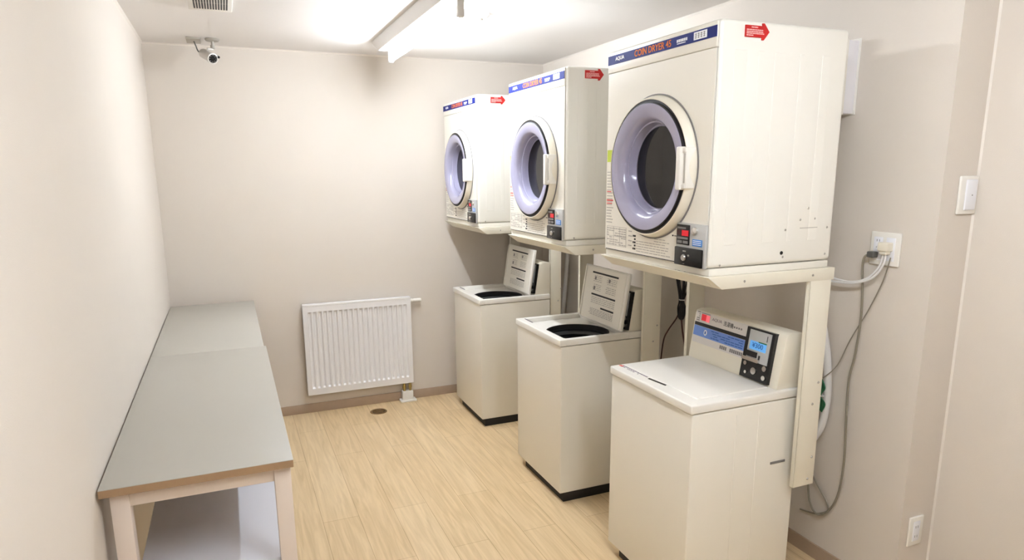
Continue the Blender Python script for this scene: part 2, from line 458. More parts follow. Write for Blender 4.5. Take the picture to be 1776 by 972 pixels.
    for r in range(18):                                  # small print up the far edge
        z = 0.135+r*0.0115; bar(0.632-rnd.uniform(0.028, 0.05)-r*0.0006, 0.632, z, z+0.0036)
    pr.build('printed_instructions', 'greylt', t)
    pr = MB()
    for r in range(5):
        bar(0.418, 0.428, 0.045+r*0.012, 0.052+r*0.012)
        if r % 2 == 0: bar(0.430, 0.437, 0.045+r*0.012, 0.052+r*0.012)
    bar(0.160, 0.632, 0.0285, 0.0312)
    bar(0.163, 0.182, 0.117, 0.1195); bar(0.186, 0.194, 0.116, 0.121)
    pr.build('black_print', 'blk', t)
    for q_ in ((0.585, 0.632, 0.220, 0.226), (0.592, 0.632, 0.209, 0.213), (0.60, 0.632, 0.255, 0.259)):
        pr = MB(); bar(*q_); pr.build('red_print', 'redprint', t)
    MB().box(-0.0036, -0.0028, 0.595, 0.634, 0.372, 0.418).build('yellow_green_sticker', 'green', t)
    # red arrow sticker on both flanks carries the same shape; only the near flank is printed
    ar = MB().prism([(0.089, 0.738), (0.089, 0.772), (0.155, 0.772), (0.155, 0.780), (0.163, 0.780), (0.1835, 0.756), (0.163, 0.731), (0.155, 0.731), (0.155, 0.738)], 'y', -0.0032, 0.001)
    ao = ar.build('arrow_sticker', 'red', t)
    pr = MB()
    for (x0, x1, z) in ((0.112, 0.137, 0.765), (0.094, 0.158, 0.7575), (0.094, 0.158, 0.752), (0.094, 0.162, 0.747), (0.094, 0.120, 0.7415)):
        x = x0
        while x < x1:
            L = rnd.uniform(0.004, 0.011); pr.box(x, min(x+L, x1), -0.0038, -0.003, z, z+0.0032); x += L+0.0015
    pr.build('arrow_print', 'pink', ao)
    for (x, z) in ((0.407, 0.209), (0.375, 0.171), (0.440, 0.173), (0.312, 0.139), (0.500, 0.141), (0.500, 0.049), (0.309, 0.048), (0.045, 0.035)):
        MB().lathe([(0.0, 0.0025), (0.0025, 0.0022), (0.0042, 0.0)], (x, 0.0, z), 'y-', 12).build('screw', 'steel', t)
    MB().lathe([(0.0, 0.002), (0.0055, 0.0018), (0.0065, 0.0)], (0.302, 0.0, 0.062), 'y-', 20).build('hole_plug', 'black', t)
    MB().box(0.376, 0.454, -0.0012, 0.002, 0.1415, 0.144).build('slot', 'greylt', t)
    return t
d3 = make_dryer((XD, YD[2], DZB), 'nearest and largest looking white coin dryer, above the washer with the closed lid')
dup(d3, (XD, YD[1], DZB), 'middle white coin dryer of the three, above the open washer in the middle')
dup(d3, (XD, YD[0], DZB), 'farthest white coin dryer, by the back wall above the farthest washer')

# ------------------------------------------------------------------ dryer stands
def make_stand(loc, label, xl0=0.432, xr=0.541):
    t = thing('dryer_stand', label, 'stand', loc, 'cream steel stands carrying the dryers')
    z1 = -0.0005
    side = [(-0.010, z1), (0.048, -0.043), (xr, -0.043), (xr, z1)]
    MB().prism(side, 'y', -0.013, 0.030, bev=0.0015).build('side_rail', 'frame', t)
    MB().prism(side, 'y', DW-0.030, DW+0.013, bev=0.0015).build('side_rail', 'frame', t)
    MB().prism([(-0.010, z1), (0.048, -0.043), (0.060, -0.043), (0.006, z1)], 'y', 0.0305, DW-0.0305).build('front_plate', 'frame', t)
    MB().box(0.50, 0.541, 0.0305, DW-0.0305, -0.043, z1, 0.0015).build('rear_rail', 'frame', t)
    xl1 = xl0+0.098 if xl0 < 0.45 else xl0+0.080
    for (ya, yb, fy0, fy1) in ((-0.012, -0.008, -0.012, 0.006), (DW+0.008, DW+0.012, DW-0.008, DW+0.012)):
        lg = MB().box(xl0, xl1, ya, yb, -0.82, -0.040, 0.001)
        lg.box(xl0, xl0+0.004, fy0, fy1, -0.82, -0.0435, 0.001)
        lo = lg.build('leg', 'frame', t)
        s = -1 if ya < 0 else 1
        for (x, z) in ((xl0+0.08, -0.42), (xl0+0.06, -0.50), (xl0+0.08, -0.71), (xl0+0.068, -0.795)):
            MB().lathe([(0.0, 0.0035), (0.003, 0.003), (0.005, 0.0)], (x, ya if s < 0 else yb, z), 'y-' if s < 0 else (Vector((0, 1, 0)), Vector((1, 0, 0)), Vector((0, 0, -1))), 12).build('screw', 'steel', lo)
    for y in (0.38, DW-0.08):
        MB().box(0.535, W-XD-0.001, y-0.02, y+0.02, -0.036, -0.006).build('wall_bracket', 'frame', t)
    for x in (0.14, 0.44):
        MB().lathe([(0.0, 0.003), (0.003, 0.0026), (0.0045, 0.0)], (x, -0.013, -0.022), 'y-', 12).build('screw', 'steel', t)
    return t
st = make_stand((XD, YD[2], DZB), 'cream steel stand under the nearest dryer, leg beside the closed washer')
dup(st, (XD, YD[1], DZB), 'cream steel stand under the middle dryer, leg between middle and nearest washers')
make_stand((XD, YD[0], DZB), 'cream steel stand under the farthest dryer, leg between farthest and middle washers', 0.484, 0.572)

# ------------------------------------------------------------------ coin washers
PS, PX0 = 0.03/0.203, 0.385          # slope and foot of the control panel
def PF(y0, h0, t):                    # frame on the control panel's sloping face
    k = math.sqrt(1+PS*PS); nx, nz = -1/k, PS/k
    return lambda a, b, d: (PX0+PS*(h0+b)+nx*(t+d), y0-a, ZL+h0+b+nz*(t+d))
def panel_box(mb, y0, y1, h0, h1, t0, t1):
    fr = PF(0, 0, 0)
    vs = [fr(-y, h, t) for t in (t0, t1) for (y, h) in ((y0, h0), (y1, h0), (y1, h1), (y0, h1))]
    mb.add(vs, [(0, 1, 2, 3), (7, 6, 5, 4), (0, 4, 5, 1), (1, 5, 6, 2), (2, 6, 7, 3), (3, 7, 4, 0)]); return mb

def make_washer(loc, label, opened):
    t = thing('coin_washer', label, 'washing machine', loc, 'coin washing machines along the right wall')
    bd = MB().box(0.008, 0.493, 0.003, WW-0.003, 0.05, 0.806, 0.006, 3)
    for (x0, x1) in ((0.20, 0.205), (0.30, 0.305)):
        bd.box(x0, x1, 0.0018, 0.006, 0.08, 0.78, 0.001)
    if opened:                        # the open machines have a well for the tub
        bm = bmesh.new(); bmesh.ops.create_cube(bm, size=1)
        for v in bm.verts: v.co = Vector((0.2505+v.co.x*0.485, WW/2+v.co.y*(WW-0.006), 0.428+v.co.z*0.756))
        bm.normal_update()
        tf = [f for f in bm.faces if f.normal.z > 0.9]
        bmesh.ops.bevel(bm, geom=[e for e in bm.edges if not all(v.co.z > 0.8 for v in e.verts)], offset=0.006, segments=3, affect='EDGES', profile=0.5)
        bm.normal_update()
        tf = [f for f in bm.faces if f.normal.z > 0.9]
        rr = bmesh.ops.inset_region(bm, faces=tf, thickness=0.012)
        ex = bmesh.ops.extrude_face_region(bm, geom=tf)
        bmesh.ops.translate(bm, vec=(0, 0, -0.5), verts=[v for v in ex['geom'] if isinstance(v, bmesh.types.BMVert)])
        bmesh.ops.delete(bm, geom=tf, context='FACES')
        bd = MB().addbm(bm)
    bd.build('body', 'enamel2', t)
    MB().box(0.03, 0.47, 0.008, WW-0.06, 0.0, 0.052, 0.003).build('plinth', 'plinth', t)
    MB().box(0.372, 0.442, 0.0005, 0.004, 0.560, 0.569, 0.001).build('side_vent', 'grey', t)
    if not opened:
        MB().box(0, 0.493, 0, WW, 0.809, ZL, 0.006, 3).build('top_deck', 'plastic', t)
        ld = MB().box(0.062, 0.380, 0.050, 0.505, ZL-0.004, ZL+0.004, 0.003, 2).build('lid', 'plastic', t)
        MB().prism([(0.040, 0.318), (0.050, 0.322), (0.061, 0.226), (0.051, 0.220)], 'z', ZL-0.002, ZL+0.0010).build('finger_recess', 'black', t)
        pr = MB(); rnd = random.Random(5); y = 0.335
        while y < 0.50:
            L = rnd.uniform(0.006, 0.016); pr.box(0.048, 0.053, y, y+L, ZL-0.001, ZL+0.0008)
            if rnd.random() < 0.6: pr.box(0.038, 0.042, y, y+L*0.8, ZL-0.001, ZL+0.0008)
            y += L+0.003
        pr.build('lid_print', 'purple', t)
        MB().box(0.036, 0.047, 0.497, 0.520, ZL-0.001, ZL+0.0008).build('red_print', 'redprint', t)
    else:
        x0, x1, y0, y1 = 0.040, 0.382, 0.028, 0.500
        dk = MB()
        for (a0, a1, b0, b1) in ((0, x0, 0, WW), (x1, 0.493, 0, WW), (x0-0.003, x1+0.003, 0, y0), (x0-0.003, x1+0.003, y1, WW)):
            dk.box(a0, a1, b0, b1, 0.809, ZL, 0.0045, 3)
        plate_hole_z(dk, x0-0.004, x1+0.004, y0-0.004, y1+0.004, 0.812, 0.818, 0.210, 0.215, 0.160)
        dk.build('top_deck', 'plastic', t)
        MB().open_lathe([(0.164, -0.003), (0.163, 0.001), (0.158, 0.001), (0.157, -0.022), (0.152, -0.024)], (0.210, 0.215, 0.818), 'z', 64).build('tub_rim', 'dark', t)
        MB().open_lathe([(0.157, -0.02), (0.157, -0.06), (0.160, -0.07), (0.160, -0.34), (0.05, -0.36), (0.0, -0.34)], (0.210, 0.215, 0.818), 'z', 64).build('tub', 'tub', t)
        MB().open_lathe([(0.157, -0.034), (0.146, -0.038), (0.143, -0.05), (0.157, -0.055)], (0.210, 0.215, 0.818), 'z', 64).build('basket_ring', 'tubrim', t)
        pr = MB(); rnd = random.Random(6); y = 0.40
        while y < 0.50:
            L = rnd.uniform(0.005, 0.012); pr.box(0.040, 0.045, y, y+L, ZL-0.001, ZL+0.0008); y += L+0.003
        pr.build('deck_print', 'purple', t)
        # lid leaning back against the control panel
        la = Vector((0.345, 0, ZL+0.002)); ud = Vector((0.045, 0, 0.288)).normalized(); nd = Vector((-ud.z, 0, ud.x))
        LY0, LY1, LH = 0.022, 0.448, 0.291
        def LP(u, v, n_):   # u 0..1 from far (left) to near (right), v from top, n towards the front
            p = la + ud*(LH*(1-v)) + nd*n_
            return (p.x, LY1+(LY0-LY1)*u, p.z)
        def lbox(mb, u0, u1, v0, v1, n0, n1):
            vs = [LP(u, v, n_) for n_ in (n0, n1) for (u, v) in ((u0, v0), (u1, v0), (u1, v1), (u0, v1))]
            mb.add(vs, [(0, 1, 2, 3), (7, 6, 5, 4), (0, 4, 5, 1), (1, 5, 6, 2), (2, 6, 7, 3), (3, 7, 4, 0)])
        lm = MB(); lbox(lm, 0, 1, 0, 1, -0.018, 0)
        bm = bmesh.new(); vv = [bm.verts.new(p) for p in lm.v]; [bm.faces.new([vv[i] for i in f]) for f in lm.f]
        bmesh.ops.bevel(bm, geom=list(bm.edges), offset=0.005, segments=3, affect='EDGES', profile=0.5)
        lid = MB().addbm(bm).build('lid', 'plastic', t)
        lm = MB(); lbox(lm, 0.045, 0.96, 0.03, 0.97, -0.002, 0.0018); lbox(lm, 0.025, 0.045, 0.03, 0.97, -0.002, 0.006)
        lm.build('lid_inner_face', 'enamel2', lid)
        lm = MB()
        for (u0, u1, v) in ((0.20, 0.80, 0.105), (0.24, 0.80, 0.50), (0.50, 0.80, 0.715)):
            lbox(lm, u0, u1, v, v+0.030, 0.0015, 0.0024)
        lm.build('heading_bars', 'blk', lid)
        rnd = random.Random(9)
        for (u0, u1, v0, v1, n_) in ((0.24, 0.44, 0.17, 0.30, 4), (0.55, 0.78, 0.17, 0.30, 4), (0.24, 0.44, 0.33, 0.46, 4), (0.55, 0.78, 0.33, 0.46, 4), (0.24, 0.80, 0.56, 0.69, 4), (0.24, 0.80, 0.77, 0.90, 5)):
            lm = MB()
            for k in range(n_):
                v = v0+(v1-v0)*k/n_; u = u0+rnd.uniform(0, 0.03)
                while u < u1:
                    L = rnd.uniform(0.02, 0.07); lbox(lm, u, min(u+L, u1), v, v+0.011, 0.0015, 0.0024); u += L+0.015
            lm.build('lid_print', 'greylt', lid)
        lm = MB()
        for (u, v) in ((0.27, 0.19), (0.60, 0.185), (0.27, 0.37)): lbox(lm, u, u+0.035, v, v+0.06, 0.0015, 0.0026)
        lm.build('pictogram', 'grey', lid)
    # control panel
    cpm = MB().prism([(PX0, ZL), (PX0+PS*0.19, ZL+0.19), (PX0+PS*0.20+0.004, ZL+0.203), (PX0+PS*0.2+0.022, ZL+0.208), (0.494, ZL+0.205), (0.497, ZL+0.198), (0.497, ZL)], 'y', 0.012, WW-0.010, bev=0.003)
    cp = cpm.build('control_panel', 'cream', t)
    m = MB(); panel_box(m, 0.20, 0.512, 0.069, 0.200, 0.0, 0.0008); m.build('fascia_film', 'film', cp)
    m = MB(); panel_box(m, 0.190, 0.512, 0.141, 0.155, 0.0006, 0.0014); m.build('black_stripe', 'blk', cp)
    m = MB(); panel_box(m, 0.196, 0.512, 0.098, 0.140, 0.0006, 0.0014); m.build('blue_stripe', 'blue2', cp)
    m = MB(); panel_box(m, 0.446, 0.476, 0.165, 0.192, 0.0006, 0.0016); m.build('red_display', 'led', cp)
    m = MB(); panel_box(m, 0.424, 0.446, 0.163, 0.191, 0.0006, 0.0016); m.build('pink_display', 'ledpink', cp)
    MB().text('AQUA', PF(0.410, 0.174, 0.0008), 0.060, 0.014, depth=0.0005).build('brand_lettering', 'purple', cp)
    MB().text('洗濯機', PF(0.339, 0.169, 0.0008), 0.056, 0.020, depth=0.0005, bold=0.0).build('product_lettering', 'blk', cp)
    m = MB(); rnd = random.Random(2)
    for k in range(4): panel_box(m, 0.272-k*0.013, 0.280-k*0.013, 0.173, 0.180, 0.0006, 0.0013)
    for k in range(5): panel_box(m, 0.486, 0.492+rnd.uniform(0, 0.014), 0.161+k*0.0085, 0.165+k*0.0085, 0.0006, 0.0013)
    panel_box(m, 0.424, 0.48, 0.1945, 0.197, 0.0006, 0.0013)
    for (ya, yb) in ((0.30, 0.345), (0.21, 0.282)):
        y = ya
        while y < yb-0.006: panel_box(m, y, y+0.008, 0.076, 0.090, 0.0006, 0.0013); y += 0.0105
    m.build('grey_print', 'grey', cp)
    m = MB()
    for r in range(4):
        y = 0.215
        while y < 0.40:
            L = rnd.uniform(0.008, 0.028)
            if rnd.random() < 0.75: panel_box(m, y, min(y+L, 0.41), 0.104+r*0.009, 0.107+r*0.009, 0.0012, 0.0018)
            y += L+0.004
    m.build('stripe_print', 'lcdtext', cp)
    fr = PF(0.437, 0.119, 0)
    m = MB(); m.add([fr(0.010*math.cos(2*PI*k/24), 0.012*math.sin(2*PI*k/24), d) for d in (0.001, 0.0019) for k in range(24)],
                    [tuple(range(24)), tuple(range(24, 48))[::-1]]+[(k, (k+1) % 24, 24+(k+1) % 24, 24+k) for k in range(24)])
    m.build('white_badge', 'white', cp)
    m = MB(); panel_box(m, 0.4335, 0.4405, 0.113, 0.125, 0.0016, 0.0024); m.build('badge_mark', 'lcdtext', cp)
    # coin box
    dy = -0.040 if opened else 0.0
    c0, c1 = 0.050+dy, 0.193+dy
    m = MB(); panel_box(m, c0, c1, 0.008, 0.199, -0.002, 0.014); cbx = m.build('coin_box', 'black', t)
    m = MB(); panel_box(m, c0+0.014, c1-0.020, 0.076, 0.192, 0.013, 0.017); m.build('coin_plate', 'silver', cbx)
    m = MB(); panel_box(m, c0+0.030, c0+0.033, 0.160, 0.182, 0.0165, 0.0176); m.build('coin_slit', 'blk', cbx)
    m = MB(); panel_box(m, c0+0.030, c1-0.031, 0.120, 0.152, 0.0165, 0.0185); m.build('price_display', 'lcd', cbx)
    MB().text('¥300', PF(c1-0.043, 0.128, 0.0186), 0.056, 0.019, depth=0.0005, bold=0.01).build('price_digits', 'lcdtext', cbx)
    m = MB(); panel_box(m, c0+0.030, c0+0.07, 0.150, 0.154, 0.0165, 0.019); m.build('display_label', 'gcord', cbx)
    m = MB(); panel_box(m, c0+0.068, c1-0.016, 0.092, 0.113, 0.0165, 0.021); m.build('coin_return', 'black', cbx)
    m = MB(); panel_box(m, c0+0.052, c0+0.058, 0.082, 0.104, 0.0165, 0.020); panel_box(m, c0+0.052, c0+0.072, 0.082, 0.088, 0.0165, 0.020)
    m.build('return_lever', 'blk', cbx)
    m = MB(); panel_box(m, c0+0.05, c1-0.008, 0.076, 0.089, 0.013, 0.026); m.build('coin_tray', 'chrome', cbx)
    for (yy, hh, r) in ((0.123, 0.042, 0.013), (0.170, 0.062, 0.008), (0.072, 0.063, 0.010), (0.069, 0.029, 0.009), (0.162, 0.029, 0.006)):
        fr = PF(yy+dy, hh, 0); n = 20
        m = MB(); m.add([fr(r*math.cos(2*PI*k/n), r*math.sin(2*PI*k/n), d) for d in (0.0135, 0.0185) for k in range(n)],
                        [tuple(range(n)), tuple(range(n, 2*n))[::-1]]+[(k, (k+1) % n, n+(k+1) % n, n+k) for k in range(n)])
        m.build('lock' if r > 0.012 else 'screw', 'chrome', cbx)
    return t
make_washer((XW, YW[2], 0), 'nearest ivory coin washer with its lid closed and a lit blue price display', False)
wo = make_washer((XW, YW[1], 0), 'middle ivory coin washer with its lid open, between the other two washers', True)
dup(wo, (XW, YW[0], 0), 'farthest ivory coin washer with its lid open, close to the back wall')

# ------------------------------------------------------------------ work tables
def make_table(y0, y1, wd, zt, label):
    t = thing('work_table', label, 'table', (0.006, y0, 0), 'grey topped tables along the left wall')
    L = y1-y0; th = 0.023
    tp = MB().box(0, wd, 0, L, zt-0.002, zt, 0.0008).build('tabletop', 'tabletop', t)
    MB().box(0.0005, wd-0.0005, 0.0005, L-0.0005, zt-th, zt-0.002).build('edge_band', 'edge', tp)
    zb = zt-th
    for (xa, xb) in ((0.020, 0.066), (wd-0.054, wd-0.008)):
        for (ya, yb) in ((0.022, 0.068), (L-0.068, L-0.022)):
            MB().box(xa, xb, ya, yb, 0, zb, 0.002).build('leg', 'tleg', t)
    for ya in (0.028, L-0.048): MB().box(0.066, wd-0.054, ya, ya+0.02, zb-0.046, zb, 0.001).build('apron', 'tleg', t)
    for xa in (0.026, wd-0.034): MB().box(xa, xa+0.02, 0.068, L-0.068, zb-0.046, zb, 0.001).build('side_apron', 'tleg', t)
    for ya in (0.030, L-0.050): MB().box(0.066, wd-0.054, ya, ya+0.018, 0.45, 0.48, 0.001).build('shelf_rail', 'tleg', t)
    MB().box(0.048, wd-0.034, 0.070, L-0.070, 0.48, 0.497).box(0.0665, wd-0.0545, 0.006, 0.0695, 0.48, 0.497).box(0.0665, wd-0.0545, L-0.0695, L-0.006, 0.48, 0.497).build('shelf', 'shelf', t)
    return t
make_table(1.7104, 3.0895, 0.486, 0.8305, 'nearer grey topped table along the left wall, white shelf beneath')
make_table(3.0900, 4.328, 0.477, 0.8302, 'farther grey topped table, touching the back left corner of the room')

# ------------------------------------------------------------------ radiator
rx0, rx1, rz0, rz1, ry = 0.7835, 1.5117, 0.1375, 0.7685, 4.348
t = thing('radiator', 'white fluted panel radiator low on the back wall', 'radiator', (rx0, ry, 0))
RW = rx1-rx0
g = MB(); nf = 20; m0 = 0.022; pitch = (RW-2*m0)/nf
rows = [(rz0+0.008, 0), (rz0+0.045, 0), (rz0+0.056, 1), (rz1-0.064, 1), (rz1-0.052, 0), (rz1-0.012, 0)]
cols = [(0.0, 0)]
for i in range(nf):
    for (f_, d_) in ((0.14, 0), (0.24, 0.55), (0.36, 1), (0.64, 1), (0.76, 0.55), (0.86, 0)): cols.append((m0+(i+f_)*pitch, d_))
cols.append((RW, 0))
vs = []; fs = []
for (z, s_) in rows:
    for (x, d_) in cols: vs.append((x, 0.013*s_*d_, z))
nc = len(cols)
for i in range(len(rows)-1):
    for k in range(nc-1): fs.append((i*nc+k, i*nc+k+1, (i+1)*nc+k+1, (i+1)*nc+k))
nv = len(vs); vs += [(x, 0.034, z) for (x, y, z) in vs]; nr = len(rows)
fs += [tuple(i+nv for i in f)[::-1] for f in fs]
for k in range(nc-1):
    fs.append((k, k+nv, k+1+nv, k+1)); o9 = (nr-1)*nc; fs.append((o9+k, o9+k+1, o9+k+1+nv, o9+k+nv))
for i in range(nr-1):
    fs.append((i*nc, (i+1)*nc, (i+1)*nc+nv, i*nc+nv)); fs.append((i*nc+nc-1, i*nc+nc-1+nv, (i+1)*nc+nc-1+nv, (i+1)*nc+nc-1))
g.add(vs, fs)
g.build('fluted_panel', 'rad', t)
MB().box(-0.002, RW+0.002, -0.002, 0.040, rz1-0.013, rz1, 0.002).build('top_cover', 'rad', t)
for xa in (-0.003, RW): MB().box(xa, xa+0.003, 0.0, 0.040, rz0, rz1-0.012).build('side_cover', 'rad', t)
MB().box(0, RW, 0.0, 0.036, rz0, rz0+0.009, 0.001).build('bottom_rim', 'rad', t)
for xa in (0.12, RW-0.12): MB().box(xa-0.015, xa+0.015, 0.034, D-ry-0.0005, rz0+0.08, rz1-0.08).build('wall_bracket', 'rad', t)
vh = MB().open_lathe([(0.0, 0.082), (0.010, 0.082), (0.013, 0.078), (0.0135, 0.03), (0.011, 0.022), (0.016, 0.018), (0.016, 0.0), (0.0, 0.0)], (RW+0.001, 0.02, 0.737), 'x', 24)
vh.build('thermostat_knob', 'plastic', t)
for xa in (1.449, 1.492):
    p = MB().tube([(xa-rx0, 0.018, 0.07), (xa-rx0, 0.018, rz0+0.004)], 0.010, 14, smooth=False)
    p.lathe([(0.014, 0.0), (0.014, 0.016)], (xa-rx0, 0.018, 0.10), 'z', 8)
    p.build('valve_pipe', 'brass', t)
pc = MB().box(1.430-rx0, 1.508-rx0, -0.004, 0.044, 0.010, 0.078, 0.004).box(1.414-rx0, 1.530-rx0, -0.018, 0.050, 0.0, 0.014, 0.004)
pc.build('pipe_cover', 'plastic', t)

# ------------------------------------------------------------------ floor drain
t = thing('floor_drain', 'round bronze floor drain in front of the radiator', 'drain', (1.228, 4.228, 0))
MB().lathe([(0.058, 0.0), (0.056, 0.003), (0.046, 0.0035), (0.044, 0.001), (0.0, 0.001)], (0, 0, 0), 'z', 40).build('rim', 'bronze', t)
MB().lathe([(0.043, 0.001), (0.043, 0.002), (0.0, 0.002)], (0, 0, 0), 'z', 40).build('cover', 'dark', t)
mb = MB()
for k in range(-2, 3):
    hw = math.sqrt(0.040**2-(k*0.015)**2); mb.box(-hw, hw, k*0.015-0.0035, k*0.015+0.0035, 0.0018, 0.004, 0.0008)
mb.build('grate', 'bronze', t)

# ------------------------------------------------------------------ ceiling vent
t = thing('ceiling_vent', 'white slotted vent grille in the ceiling near the left wall', 'vent', (0.385, 3.13, H))
MB().box(-0.092, 0.092, -0.28, 0.262, -0.012, 0.0, 0.004).build('frame', 'plastic', t)
for r in range(4):
    mb = MB(); y0 = 0.105-r*0.122
    for k in range(13):
        x = -0.069+k*0.0112; mb.box(x, x+0.0065, y0, y0+0.112, -0.0135, -0.010)
    mb.build('slots', 'dark', t)

# ------------------------------------------------------------------ security camera
t = thing('security_camera', 'small pale security camera under the ceiling in the left corner', 'security camera', (0.380, 4.172, H))
MB().lathe([(0.0, 0.0), (0.038, 0.0), (0.040, 0.004), (0.034, 0.012), (0.0, 0.014)], (0, 0, 0), 'z-', 36).build('mount', 'plate', t)
MB().tube([(0, 0, -0.010), (0, 0, -0.055)], 0.008, 14, smooth=False).lathe([(0.0, 0.036), (0.012, 0.034), (0.013, 0.05), (0.0, 0.058)], (0, 0, 0), 'z-', 16).build('stem', 'plate', t)
A0, A1 = Vector((-0.058, 0.045, -0.070)), Vector((-0.004, -0.075, -0.118))
ax = (A1-A0).normalized(); e1 = ax.cross(Vector((0, 0, 1))).normalized(); e2 = e1.cross(ax)
Lc = (A1-A0).length
MB().lathe([(0.0, 0.0), (0.016, 0.0), (0.024, 0.010), (0.026, 0.016), (0.026, Lc-0.02), (0.030, Lc-0.018), (0.030, Lc), (0.024, Lc+0.001), (0.022, Lc-0.006), (0, Lc-0.006)], A0, (ax, e1, e2), 36).build('body', 'cctv', t)
MB().lathe([(0.0225, Lc-0.0055), (0.0225, Lc-0.003), (0.012, Lc-0.003), (0.010, Lc+0.001), (0.0, Lc+0.002)], A0, (ax, e1, e2), 30).build('lens', 'black', t)
mb = MB()
for k in range(8):
    an = 2*PI*k/8; p = A0+ax*(Lc-0.003)+(e1*math.cos(an)+e2*math.sin(an))*0.017
    mb.lathe([(0.0028, 0.0), (0.0022, 0.0015), (0, 0.002)], p, (ax, e1, e2), 8)
mb.build('infrared_leds', 'grey', t)
pm = A0.lerp(A1, 0.45)
MB().tube([pm+e2*0.02, pm+e2*0.036, Vector((0, 0, -0.056))], 0.007, 10, smooth=False).build('bracket', 'cctv', t)
q0 = A1-ax*0.012+e1*(-0.031 if e1.x < 0 else 0.031)+e2*0.012
MB().tube([q0, q0+ax*0.014], 0.007, 10, smooth=False).build('knob', 'black', t)
MB().tube([A0+ax*0.003, A0+Vector((-0.02, 0.01, 0.008)), (-0.088, 0.045, -0.035), (-0.097, 0.045, -0.009)], 0.0035, 8).build('cable', 'dcord', t)
t = props(MB().box(0.244, 0.318, 4.142, 4.298, H-0.010, H, 0.003).build('junction_plate', 'plate'),
          'small grey cover plate on the ceiling beside the security camera', 'cover plate')
mb = thing('smoke_detector', 'faint round white detector on the ceiling right of the fluorescent light', 'detector', (1.583, 3.055, H))
MB().lathe([(0.0, 0.0), (0.050, 0.0), (0.050, 0.010), (0.036, 0.024), (0.0, 0.027)], (0, 0, 0), 'z-', 36).build('housing', 'fixture', mb)
MB().lathe([(0.0, 0.026), (0.016, 0.026), (0.014, 0.032), (0.0, 0.033)], (0, 0, 0), 'z-', 24).build('sensor', 'plate', mb)

# ------------------------------------------------------------------ wall-mounted things on the right
t = thing('wall_box', 'white box mounted high on the right wall behind the nearest dryer', 'box', (W, 1.722, 1.826))
MB().box(-0.056, 0, 0.004, 0.25, 0.004, 0.262, 0.003).build('case', 'box', t)
MB().box(-0.064, -0.056, 0, 0.254, 0, 0.266, 0.002).build('cover', 'plastic', t)
MB().box(-0.004, 0.0, -0.004, 0.258, 0, 0.270, 0.001).build('back_plate', 'plastic', t)

t = thing('wall_outlet', 'large square white outlet plate on the right wall with plugs in it', 'outlet', (W, 1.472, 1.284))
MB().box(-0.009, 0, 0, 0.118, 0, 0.120, 0.003, 3).build('plate', 'plastic', t)
for y0 in (0.018, 0.068):
    MB().box(-0.0105, -0.008, y0, y0+0.036, 0.018, 0.102, 0.001).build('socket_insert', 'white', t)
mb = MB()
for zz in (0.085, 0.060):
    for yy in (0.080, 0.090): mb.box(-0.0110, -0.0100, yy, yy+0.002, zz, zz+0.008)
mb.build('socket_holes', 'grey', t)

t = thing('power_plug', 'cream plug with white cords in the outlet on the right wall', 'plug', (W, 1.49, 1.30))
MB().box(-0.042, -0.0095, 0.006, 0.046, 0.038, 0.070, 0.004, 3).build('plug_body', 'cream', t)
MB().box(-0.038, -0.012, 0.012, 0.040, 0.026, 0.040, 0.004, 3).build('plug_neck', 'cream', t)
def rel(pts, o): return [(p[0]-o[0], p[1]-o[1], p[2]-o[2]) for p in pts]
o_ = (W, 1.49, 1.30)
MB().tube(rel([(2.545, 1.512, 1.330), (2.542, 1.515, 1.29), (2.538, 1.547, 1.240), (2.532, 1.605, 1.212), (2.527, 1.681, 1.202), (2.52, 1.75, 1.207), (2.50, 1.85, 1.25)], o_), 0.0042, 10).build('cord', 'hose', t)
MB().tube(rel([(2.545, 1.520, 1.330), (2.540, 1.530, 1.28), (2.534, 1.565, 1.236), (2.530, 1.625, 1.212), (2.523, 1.70, 1.214), (2.51, 1.79, 1.235), (2.49, 1.87, 1.26)], o_), 0.0036, 10).build('cord', 'hose', t)

t = thing('grey_power_cord', 'grey power cord hanging in a loop from the outlet down the right wall', 'cord', (W, 1.56, 1.31))
o_ = (W, 1.56, 1.31)
MB().box(-0.036, -0.0105, -0.008, 0.022, 0.000, 0.022, 0.004, 3).build('plug', 'dcord', t)
MB().tube(rel([(2.545, 1.573, 1.320), (2.542, 1.592, 1.312), (2.542, 1.599, 1.285), (2.545, 1.598, 1.235), (2.55, 1.594, 1.17), (2.552, 1.592, 1.06), (2.552, 1.602, 0.922), (2.552, 1.617, 0.825), (2.552, 1.612, 0.685), (2.552, 1.602, 0.496),
               (2.552, 1.614, 0.343), (2.552, 1.655, 0.248), (2.55, 1.705, 0.212), (2.545, 1.742, 0.255), (2.54, 1.757, 0.353), (2.535, 1.765, 0.43), (2.53, 1.77, 0.55)], o_), 0.0042, 10).build('cord', 'cord', t)
MB().tube(rel([(2.546, 1.757, 0.395), (2.550, 1.72, 0.345), (2.553, 1.672, 0.295), (2.555, 1.655, 0.262), (2.556, 1.668, 0.238), (2.558, 1.72, 0.205), (2.56, 1.80, 0.185)], o_), 0.0036, 10).build('cord_tail', 'cord', t)

